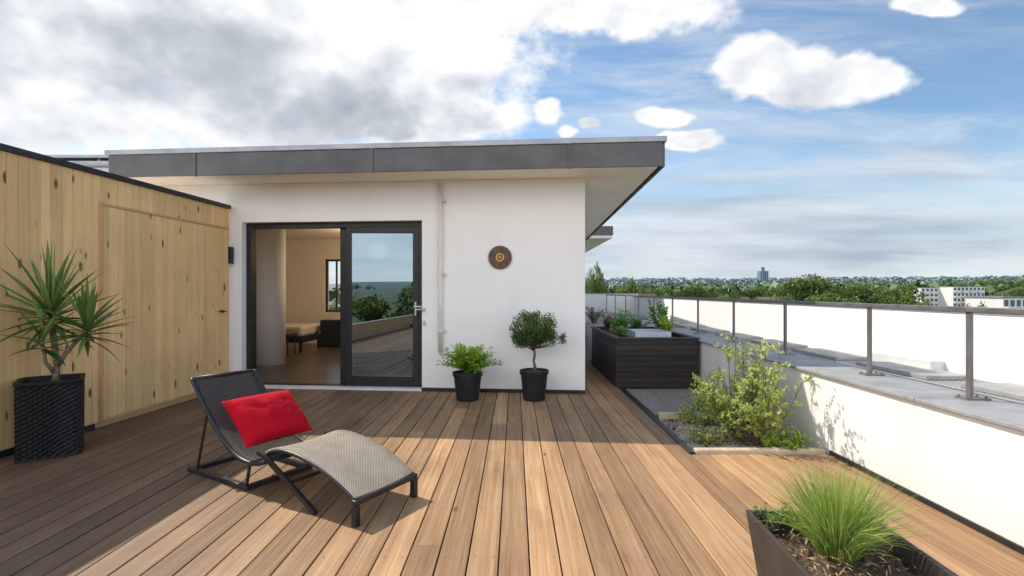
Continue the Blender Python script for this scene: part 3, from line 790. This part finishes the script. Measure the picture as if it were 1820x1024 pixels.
# ---------------------------------------------------------------- lounger
ax=Vector((-.86,.51,0)).normalized(); cr=Vector((.51,.86,0)).normalized()
A0=Vector((-.945,3.05,0))
def LP(s_,c,z): return A0+ax*s_+cr*c+Vector((0,0,z))
def cat(pts,n=8):
    out=[]; P_=[pts[0]]+pts+[pts[-1]]
    for i in range(1,len(P_)-2):
        for k in range(n):
            t=k/n; a,b_,c,d=P_[i-1],P_[i],P_[i+1],P_[i+2]
            out.append(tuple(.5*((2*b_[m])+(-a[m]+c[m])*t+(2*a[m]-5*b_[m]+4*c[m]-d[m])*t*t+(-a[m]+3*b_[m]-3*c[m]+d[m])*t**3) for m in (0,1)))
    out.append(pts[-1]); return out
LW=.51
pb=cat([(1.82,.72),(1.66,.55),(1.48,.38),(1.32,.265),(1.16,.205),(1.0,.20),(.88,.235)])
pf=cat([(.90,.285),(.80,.335),(.66,.355),(.46,.335),(.26,.280),(.10,.214),(.01,.165)])
lou=thing('sun_lounger',LP(.9,LW/2,0),'black metal sun lounger with woven rope seat on deck','sun lounger')
def sheet(name,prof,mat,c0,c1):
    me=bpy.data.meshes.new(name); vs=[];fs=[];uv=[]; L=0
    acc=[0]
    for a,b_ in zip(prof[:-1],prof[1:]): L+=math.hypot(b_[0]-a[0],b_[1]-a[1]); acc.append(L)
    nc=8
    for (s_,z) in prof:
        for k in range(nc+1):
            u=k/nc; vs.append(tuple(LP(s_,c0+(c1-c0)*u,z-.016*math.sin(math.pi*u))))
    for i in range(len(prof)-1):
        for k in range(nc):
            a=i*(nc+1)+k; fs.append((a,a+1,a+nc+2,a+nc+1)); w_=(c1-c0)/nc
            uv+=[(k*w_,acc[i]),((k+1)*w_,acc[i]),((k+1)*w_,acc[i+1]),(k*w_,acc[i+1])]
    me.from_pydata(vs,[],fs); ul=me.uv_layers.new(name='UVMap')
    for i,q in enumerate(uv): ul.data[i].uv=q
    me.polygons.foreach_set('use_smooth',[True]*len(fs)); me.materials.append(mat)
    o=bpy.data.objects.new(name,me); col.objects.link(o); setparent(o,lou)
    sm=o.modifiers.new('s','SOLIDIFY'); sm.thickness=.012; sm.offset=0
    return o
sheet('backrest',pb,M_weaveD,.012,LW-.012); sheet('footrest',pf,M_weaveL,-.002,LW+.002)
for c in (0,LW):
    G().tube([LP(s_,c,z) for s_,z in pb],.016,8).obj('side_rail',M_black,lou,smooth=True); G().tube([LP(s_,c,z-.016) for s_,z in pf],.014,8).obj('side_rail',M_black,lou,smooth=True)
for (s_,z) in (pb[0],pb[-1],(pf[0][0],pf[0][1]-.01)):
    G().tube([LP(s_,0,z),LP(s_,LW,z)],.014,8).obj('cross_rail',M_black,lou,smooth=True)
LM=Matrix(((ax.x,cr.x,0,A0.x),(ax.y,cr.y,0,A0.y),(0,0,1,0),(0,0,0,1)))
def lbox(g,s0,s1,c0,c1,z0,z1): g.box(s0,s1,c0,c1,z0,z1,LM)
g=G(); lbox(g,-.015,.02,-.02,LW+.02,.125,.158)
g.obj('foot_rail',M_black,lou,bevel=.006)
for c in (-.02,LW-.02):
    g=G(); lbox(g,-.015,.022,c,c+.04,.0,.124); g.obj('leg',M_black,lou,bevel=.004)
for c in (-.022,LW+.022):
    g=G(); g.tube([LP(.93,c,.30),LP(.86,c,.285),LP(.34,c,.012)],.019,4); g.obj('strut',M_black,lou)
g=G(); g.tube([LP(.60,0,.15),LP(.60,LW,.15)],.012,8); g.obj('cross_brace',M_black,lou)
for (a,b_,c,d,h_) in ((1.075,1.85,-.02,.025,.035),(1.075,1.85,LW-.025,LW+.02,.035),(1.075,1.12,.027,LW-.027,.033),(1.805,1.85,.027,LW-.027,.033)):
    g=G(); lbox(g,a,b_,c,d,.0,h_); g.obj('base_bar',M_black,lou,bevel=.005)
for c in (0,LW):
    G().tube([LP(1.60,c,.475),LP(1.74,c,.033)],.010,8).obj('support_rod',M_black,lou)
    G().tube([LP(1.10,c,.03),LP(1.06,c,.195)],.012,8).obj('support_rod',M_black,lou)
# cushion
g=G(); n=32
bs,bz=1.12,.245; ts,tz=1.43,.540
mid=LP((bs+ts)/2,LW/2-.005,(bz+tz)/2)
uu=cr; vv=(ax*(ts-bs)+Vector((0,0,tz-bz))).normalized(); nn=uu.cross(vv).normalized()
if nn.z<0: nn=-nn
Lh,Lv,T=.275,.212,.105
mid=mid+nn*.082
def cp(i,j,sg):
    u=-1+2*i/n; v=-1+2*j/n
    th_=(max(0,(1-abs(u)**2.6))*max(0,(1-abs(v)**2.6)))**.55
    px=u*(1-.06*(1-v*v)*abs(u)); pv=v*(1-.06*(1-u*u)*abs(v))
    wr=.010*noise.noise(Vector((u*2.5,v*2.5,sg)))+.006*noise.noise(Vector((u*6,v*5,sg+4)))
    return tuple(mid+uu*px*Lh+vv*pv*Lv+nn*(sg*(T*th_)+(wr*th_**.5)))
for sg in (1,-1):
    base=len(g.v)
    for i in range(n+1):
        for j in range(n+1): g.v.append(cp(i,j,sg))
    for i in range(n):
        for j in range(n):
            a=base+i*(n+1)+j; q=(a,a+n+1,a+n+2,a+1); g.f.append(q if sg>0 else q[::-1]); g.t.append(.5)
cu=g.obj('cushion',M_red,smooth=True); tag(cu,'red rectangular cushion leaning on the lounger backrest','cushion')

# ---------------------------------------------------------------- landscape
def hz(x,y):
    r=math.hypot(x,y)
    t=min(1,max(0,(r-500)/3000)); t=t*t*(3-2*t)
    return -15+t*(62+26*noise.noise(Vector((x/1500,y/1500,0))))-(max(0,r-5000)*.02)
rs=[0,15,60,150,300,450,600,800,1000,1300,1600,2000,2500,3000,3500,4200,5000,7000,10000]; na=120
vs=[];fs=[]
for r in rs:
    for k in range(na):
        a=2*math.pi*k/na; x,y=r*math.cos(a),r*math.sin(a); vs.append((x,y,hz(x,y)))
for i in range(len(rs)-1):
    for k in range(na): fs.append((i*na+k,i*na+(k+1)%na,(i+1)*na+(k+1)%na,(i+1)*na+k))
m,nt,b=new_mat('ground_fields'); pos=nt.add('ShaderNodeNewGeometry').outputs['Position']
f=nt.noise(pos,.012,6,.6); c=nt.ramp(f,[(.35,(.04,.07,.025)),(.5,(.08,.12,.04)),(.65,(.15,.15,.09))])
c=nt.mix(nt.sstep(nt.vmath('LENGTH',pos),200.,3500.,0.,.75),c,(.22,.32,.42)); nt.l.new(c,b.inputs['Base Color']); b.inputs['Roughness'].default_value=1  # bluish aerial haze mixed into the ground colour with distance
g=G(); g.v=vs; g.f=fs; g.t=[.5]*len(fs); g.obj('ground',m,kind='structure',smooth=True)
V=[];Fc=[];T_=[]
def crownq(cx,cy,cz,rx_,rz_,n,sz):
    for k in range(n):
        d=rdir(); 
        if d.z<-.2: d.z=-d.z
        p=Vector((cx+d.x*rx_*U(.7,1),cy+d.y*rx_*U(.7,1),cz+d.z*rz_*U(.75,1)))
        nr=(d+rdir()*.7).normalized(); a=nr.orthogonal().normalized()*sz*U(.6,1.2); b_=nr.cross(a).normalized()*sz*U(.6,1.2)
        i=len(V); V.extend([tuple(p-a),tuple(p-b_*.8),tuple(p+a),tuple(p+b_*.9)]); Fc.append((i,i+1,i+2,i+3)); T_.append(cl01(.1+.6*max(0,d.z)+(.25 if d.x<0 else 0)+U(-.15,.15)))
for k in range(3200):
    if k<2300: az=math.radians(U(2,52)); r=420*(7.5**R())
    else: az=math.radians(U(52,360)); r=(90 if k>2900 else 250)*(6**R())
    x,y=r*math.sin(az),r*math.cos(az)
    z=hz(x,y); s_=U(5,9)*(1+r/3500)
    if noise.noise(Vector((x/260,y/260,5)))<-.12 and r<1500: continue
    crownq(x,y,z+s_*.9+ (U(2,5) if r<900 else 3),s_*1.25,s_*.9,26 if k<2300 else 18,s_*.42)
g=G(); g.v=V; g.f=Fc; g.t=T_; o=g.obj('distant_woodland',M_wood,kind='stuff'); tag(o,'dense green woodland reaching to the horizon','woodland')
protos=[]
def treeproto(idx):
    e=thing('tree',(0,0,0),'broad green deciduous tree among the rooftops','tree','trees around the neighbourhood')
    g=G(); g.tube([(0,0,0),(.2,0,4),(0,.2,8),(0,0,13)],[.5,.4,.3,.12],8)
    cs=[]
    for k in range(16):
        d=rdir(); q=Vector((d.x*4.6,d.y*4.6,12+d.z*4.6)); cs.append((q,U(1.8,3.0)))
        g.tube([(0,0,U(5,9)),tuple(Vector((0,0,8)).lerp(q,.6)),tuple(q)],[.18,.12,.05],5)
    g.obj('trunk',M_bark,e)
    g=G()
    for (q,r) in cs:
        for j in range(200):
            d=rdir(); p=q+d*r*U(.7,1.05)
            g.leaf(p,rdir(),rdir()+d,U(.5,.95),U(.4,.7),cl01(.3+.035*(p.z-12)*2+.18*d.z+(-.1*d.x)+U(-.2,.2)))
    g.obj('crown',M_tree,e)
    return e
for i in range(3): protos.append(treeproto(i))
def copything(e,loc,sc,rz,skip=()):
    n=e.copy(); col.objects.link(n); n.location=loc; n.scale=(sc[0],sc[0],sc[1]); n.rotation_euler=(0,0,rz)
    for c in e.children:
        if c.name.split('.')[0] in skip: continue
        k=c.copy(); col.objects.link(k); k.parent=n; k.matrix_parent_inverse=c.matrix_parent_inverse.copy()
    return n
spec=[(1440,491,190,96),(1410,503,200,56),(1132,489,150,36),(1108,508,170,36),(1165,510,230,50),(1195,505,260,45),(1235,506,260,50),(1265,510,300,46),(1300,512,230,36),(1345,510,330,50),(1380,508,300,45),
(1485,500,230,56),(1520,505,240,64),(1552,502,230,54),(1585,507,210,64),(1612,506,260,48),(1600,522,130,60),(1540,524,140,80),(1465,522,150,80),(1390,524,150,60),(1340,526,180,50),(1775,521,200,50),(1815,495,330,64),(1850,498,250,80),(1765,496,420,54),(1720,498,430,60),(1670,498,440,54),
(1062,476,62,34),(1048,482,70,30),(1230,526,160,60),(1280,526,150,60),(1185,522,190,50),(1690,538,110,70),(1640,535,120,40),(1735,538,100,40),(1900,505,150,90),(1980,500,160,100),(2080,502,150,110),(1905,515,90,90)]
pi=0
for (px,py,d,wpx) in spec:
    topz=Zp(py,d); hgt=topz+15; wid=wpx*d/F
    loc=(P(px,d),d,-15); sc=(wid/13.0,hgt/18.3); rz=U(0,6.28)
    if pi<3:
        e=protos[pi]; e.location=loc; e.scale=(sc[0],sc[0],sc[1]); e.rotation_euler=(0,0,rz)
    else: copything(protos[pi%3],loc,sc,rz)
    pi+=1
for k in range(16):
    az=math.radians(U(175,245)); r=U(60,170); copything(protos[k%3],(r*math.sin(az),r*math.cos(az),-15),(U(.9,1.3),U(.85,1.02)),U(0,6))
def facade_mat(name,c):
    m,nt,b=new_mat(name); co=coords(nt)
    n=nt.noise(co,.3,4,.6); nt.l.new(nt.mix(n,c,tuple(v*.8 for v in c)),b.inputs['Base Color']); b.inputs['Roughness'].default_value=.8; return m
M_fwhite=facade_mat('facade_white',(.80,.78,.76)); M_fblue=facade_mat('facade_blue',(.16,.23,.32)); M_fcream=facade_mat('facade_cream',(.60,.53,.45))
M_win=simple('window_glass_dark',(.07,.085,.10),(.12,.13,.15),.2,1)
M_tile=simple('roof_tiles',(.20,.11,.075),(.14,.08,.06),.8,.6); M_rg=simple('roof_grey',(.24,.24,.25),(.18,.18,.19),.8,.6)
def block(name,px,d,wpx,ytop,depth,floors,bays,mat,label,cat,zb=-15,rot=0.):
    w_=wpx*d/F; top=Zp(ytop,d); x=P(px,d); e=thing(name,(x,d,zb),label,cat)
    M_=Matrix.Translation((x,d,0))@Matrix.Rotation(rot,4,'Z')
    g=G(); g.box(-w_/2,w_/2,0,depth,zb,top,M_); g.obj('wall',mat,e)
    g=G(); g.box(-w_/2-.2,w_/2+.2,-.2,depth+.2,top+.01,top+.4,M_); g.obj('roof',M_rg,e)
    fh=(top-zb)/floors; bw_=w_/bays; wp=None; bp=None
    def place(proto,nm,xx,z,sx_,sz_,mt,depth_):
        if proto is None:
            g=G(); g.box(0,1,-depth_,-.01,0,1); o=g.obj(nm,mt)
        else:
            o=proto.copy(); col.objects.link(o)
        o.matrix_basis=M_@Matrix.Translation((xx,0,z))@Matrix.Diagonal((sx_,1,sz_,1)); setparent(o,e); return o
    for i in range(floors):
        if zb+(i+1)*fh<-6 and d<400: continue
        for j in range(bays):
            z=zb+i*fh; xx=-w_/2+j*bw_
            o=place(wp,'window',xx+bw_*.18,z+fh*.35,bw_*.64,fh*.5,M_win,.06); wp=wp or o
            if j%2==0 and cat!='tower': o=place(bp,'balcony',xx+bw_*.05,z+fh*.05,bw_*.9,fh*.25,mat,1.2); bp=bp or o
block('office_tower',1359,1500,14,482,22,12,4,M_fblue,'blue grey glass office tower above the trees','tower')
block('tower_shaft',1357,1495,4,475,8,8,1,M_fblue,'narrow service shaft rising over the office tower','tower')
block('apartment_block',1660,310,46,512,12,6,6,M_fwhite,'white apartment block with balconies among trees','apartment building')
block('apartment_block',1722,300,56,510,12,6,8,M_fwhite,'long white apartment block with flat roof','apartment building')
block('apartment_block',1318,420,26,513,12,6,5,M_fwhite,'white apartment block half hidden by trees','apartment building')
block('flat_roof_house',1805,120,44,530,10,5,4,M_fwhite,'white flat roofed house below the terrace','house')
block('apartment_block',1100,500,22,512,14,6,5,M_fcream,'cream apartment block far off','apartment building')
block('apartment_block',1245,650,20,511,14,6,5,M_fcream,'cream apartment block far off','apartment building')
block('apartment_block',1560,700,22,511,14,6,5,M_fcream,'cream apartment block far off','apartment building')
h0=thing('house',(0,0,0),'small pitched roof house among trees','house','houses of the neighbourhood')
g=G(); g.box(-6,6,-4,4,0,6); g.obj('wall',M_fwhite,h0)
g=G(); g.v=[(-6.4,-4.5,5.9),(6.4,-4.5,5.9),(6.4,4.5,5.9),(-6.4,4.5,5.9),(-6.4,0,9.4),(6.4,0,9.4)]; g.f=[(0,1,5,4),(2,3,4,5),(3,0,4),(1,2,5),(3,2,1,0)]; g.t=[.5]*5; g.obj('roof',M_tile,h0)
for x in (-4.5,-1.5,1.5,4.2):
    for z in (1,3.8): G().box(x-.6,x+.6,-4.06,-4.01,z,z+1.3).obj('window',M_win,h0)
h0.location=(P(1120,130),130,-9.5); h0.rotation_euler=(0,0,.3); h0.scale=(1.1,1.1,1.1)
for (px,d,zb) in ((1150,330,-12),(1215,260,-11.5),(1262,350,-12),(1305,240,-11.5),(1372,280,-12),(1420,380,-11),(1478,420,-12),(1530,460,-10),(1590,480,-12),(1640,520,-10),(1700,420,-12),(1230,520,-9),(1180,450,-9),(1290,600,-6),(1090,260,-11),(1500,640,-6),(1780,500,-10),(1365,500,-9)):
    copything(h0,(P(px,d),d,zb),(1.2,1.1),U(-.8,.8),skip=('window',))

# ---------------------------------------------------------------- world
w=bpy.data.worlds.new('World'); scene.world=w; w.use_nodes=True; nt=NT(w.node_tree)
for n in list(nt.n): nt.n.remove(n)
out=nt.add('ShaderNodeOutputWorld')
sd_=Vector((-.80,.55,1.0)).normalized()
el=math.asin(sd_.z); az=math.atan2(sd_.x,sd_.y)
sky=nt.add('ShaderNodeTexSky'); sky.sky_type='NISHITA'; sky.sun_disc=False; sky.sun_elevation=el; sky.sun_rotation=az; sky.air_density=1.1; sky.dust_density=.5; sky.ozone_density=2.0
skyc=nt.mix(1.,sky.outputs[0],(.93,1.04,1.08),'MULTIPLY')
dv=nt.add('ShaderNodeTexCoord').outputs['Generated']
sp=nt.add('ShaderNodeSeparateXYZ',{0:dv}); ya=nt.math('MAXIMUM',nt.math('ABSOLUTE',sp.outputs[1]),.12)
bk=nt.sstep(nt.math('MULTIPLY',sp.outputs[1],-1.),-.05,.55)   # front-lit half of the sky, boosted as added fill on the shaded wall
km=nt.math('MULTIPLY_ADD',bk,1.4,1.)
bg=nt.add('ShaderNodeBackground',{'Strength':nt.math('MULTIPLY',nt.math('MULTIPLY_ADD',bk,.6,1.),.146)}); nt.l.new(skyc,bg.inputs[0])
u=nt.math('DIVIDE',sp.outputs[0],ya); v=nt.math('DIVIDE',sp.outputs[2],ya)
uv=nt.add('ShaderNodeCombineXYZ',{0:u,1:v,2:0.}).outputs[0]
wn=nt.add('ShaderNodeTexNoise',{'Scale':7.,'Detail':5.,'Roughness':.55}); nt.l.new(dv,wn.inputs['Vector'])
warp=nt.vmath('SUBTRACT',wn.outputs['Color'],(.5,.5,.5)); 
uvw=nt.vmath('ADD',uv,nt.vmath('MULTIPLY',warp,(.10,.06,0)))
blobs=[(200,60,520,210,1),(560,60,340,165,1),(740,150,160,105,1),(840,200,90,45,.9),(470,200,280,80,1),(120,215,300,60,.6),(-200,100,400,200,1),(900,20,90,50,.8),(1090,5,190,50,.9),
(1350,125,80,52,1),(1430,143,115,50,1),(1530,135,85,36,1),(1395,165,55,26,1),(1178,208,50,16,1),(1232,252,46,16,1),(1057,221,26,13,1),(968,200,34,24,.8),(1010,238,22,11,.9),(700,238,60,22,.9),(1650,8,44,16,.9)]
acc=None
for (x,y,rx_,ry_,wt) in blobs:
    d=nt.vmath('SUBTRACT',uvw,((x-CX)/F,(HY-y)/F,0)); d=nt.vmath('MULTIPLY',d,(F/rx_/1.3,F/ry_/1.3,0)); l=nt.vmath('LENGTH',d)
    bval=nt.math('MULTIPLY',nt.math('SUBTRACT',1.,l),wt)
    acc=bval if acc is None else nt.math('MAXIMUM',acc,bval)
accc=nt.math('MINIMUM',nt.math('MAXIMUM',acc,-.6),.5)
nv=nt.scale(dv,(1,1,1.4))
n0=nt.noise(nv,10.,8,.56)
ns0=nt.noise(nv,5.5,4,.5); ns1=nt.noise(nt.vmath('ADD',nv,(-.024,.018,.042)),5.5,4,.5)
dens=nt.math('ADD',nt.math('MULTIPLY',accc,1.25),nt.math('MULTIPLY',nt.math('SUBTRACT',n0,.5),1.55))
dens=nt.math('ADD',dens,nt.math('MULTIPLY_ADD',ns0,.5,-.25))
dens=nt.math('MULTIPLY_ADD',bk,.30,dens)
alpha=nt.sstep(dens,-.02,.40)
low=nt.noise(nt.vmath('ADD',nv,(3.1,1.7,.4)),2.6,5,.48)
relief=nt.math('ADD',nt.math('MULTIPLY_ADD',nt.math('SUBTRACT',ns0,ns1),1.7,.80),nt.math('MULTIPLY',nt.math('SUBTRACT',n0,.5),.42))
big_=nt.sstep(u,.05,-.12,.25,1.)     # the heavy bank lies toward the sun side
thick=nt.math('MULTIPLY',nt.sstep(accc,.15,.5),big_)
shade=nt.math('SUBTRACT',relief,nt.math('MULTIPLY',thick,nt.sstep(low,.42,.60,-.02,.42)),clamp=True)
ccol=nt.ramp(shade,[(.0,(.42,.46,.53)),(.35,(.58,.62,.68)),(.6,(.82,.85,.90)),(.80,(1.03,1.03,1.03))])
ccol=nt.mix(bk,ccol,nt.mix(1.,ccol,(1.04,.95,.86),'MULTIPLY'))
cv=nt.scale(uv,(1.1,6.5,1),(0,0,math.radians(-14))); ci=nt.noise(cv,1.6,8,.62,dist=.5)
ci2=nt.noise(nt.scale(uv,(.8,2.,1)),1.3,3,.5)
cir=nt.math('MULTIPLY',nt.sstep(ci,.38,.80),nt.math('MULTIPLY',nt.sstep(ci2,.28,.62),.85))
sv=nt.scale(uv,(1.0,8.,1),(0,0,math.radians(5))); st=nt.noise(nt.vmath('ADD',sv,(7.3,2.2,0)),1.5,7,.55,dist=.4)
vb=nt.math('MULTIPLY',nt.sstep(v,.0,.06),nt.sstep(v,.14,.28,1.,0.))
stra=nt.math('MULTIPLY',nt.sstep(nt.math('MULTIPLY_ADD',vb,.26,st),.54,.82),.9)
stc=nt.ramp(nt.noise(nt.vmath('ADD',sv,(1.3,5.2,0)),1.4,5,.55),[(.38,(.40,.49,.60)),(.55,(.68,.74,.82)),(.72,(.93,.94,.96))])
def bgk(colr,k=1.):
    n=nt.add('ShaderNodeBackground',{'Strength':nt.math('MULTIPLY',km,k)})
    if hasattr(colr,'is_output'): nt.l.new(colr,n.inputs[0])
    else: n.inputs[0].default_value=(*colr,1)
    return n.outputs[0]
def mixs(f,a,b_):
    n=nt.add('ShaderNodeMixShader',{0:f}); nt.l.new(a,n.inputs[1]); nt.l.new(b_,n.inputs[2]); return n.outputs[0]
s1=mixs(nt.sstep(sp.outputs[2],-.02,.28,.78,0.),bg.outputs[0],bgk((.72,.81,.89)))
s1=mixs(cir,s1,bgk((.88,.92,.96))); s1=mixs(stra,s1,bgk(stc)); s1=mixs(alpha,s1,bgk(ccol,1.))
nt.l.new(s1,out.inputs[0])
sl=bpy.data.lights.new('sun','SUN'); sl.energy=5.0; sl.angle=math.radians(.53); sl.color=(1,.91,.77)
so=bpy.data.objects.new('sun',sl); col.objects.link(so); so.rotation_euler=(-sd_).to_track_quat('-Z','Y').to_euler(); so.location=(-20,14,25)
cd=bpy.data.cameras.new('camera'); cd.lens=18; cd.sensor_width=36; cd.clip_end=30000; cd.clip_start=.05
cd.shift_x=-5/1820; cd.shift_y=6/1820
co_=bpy.data.objects.new('camera',cd); col.objects.link(co_); co_.location=(0,0,CZ); co_.rotation_euler=(math.pi/2,0,0); scene.camera=co_
scene.view_settings.view_transform='Standard'; scene.view_settings.look='None'; scene.view_settings.exposure=0
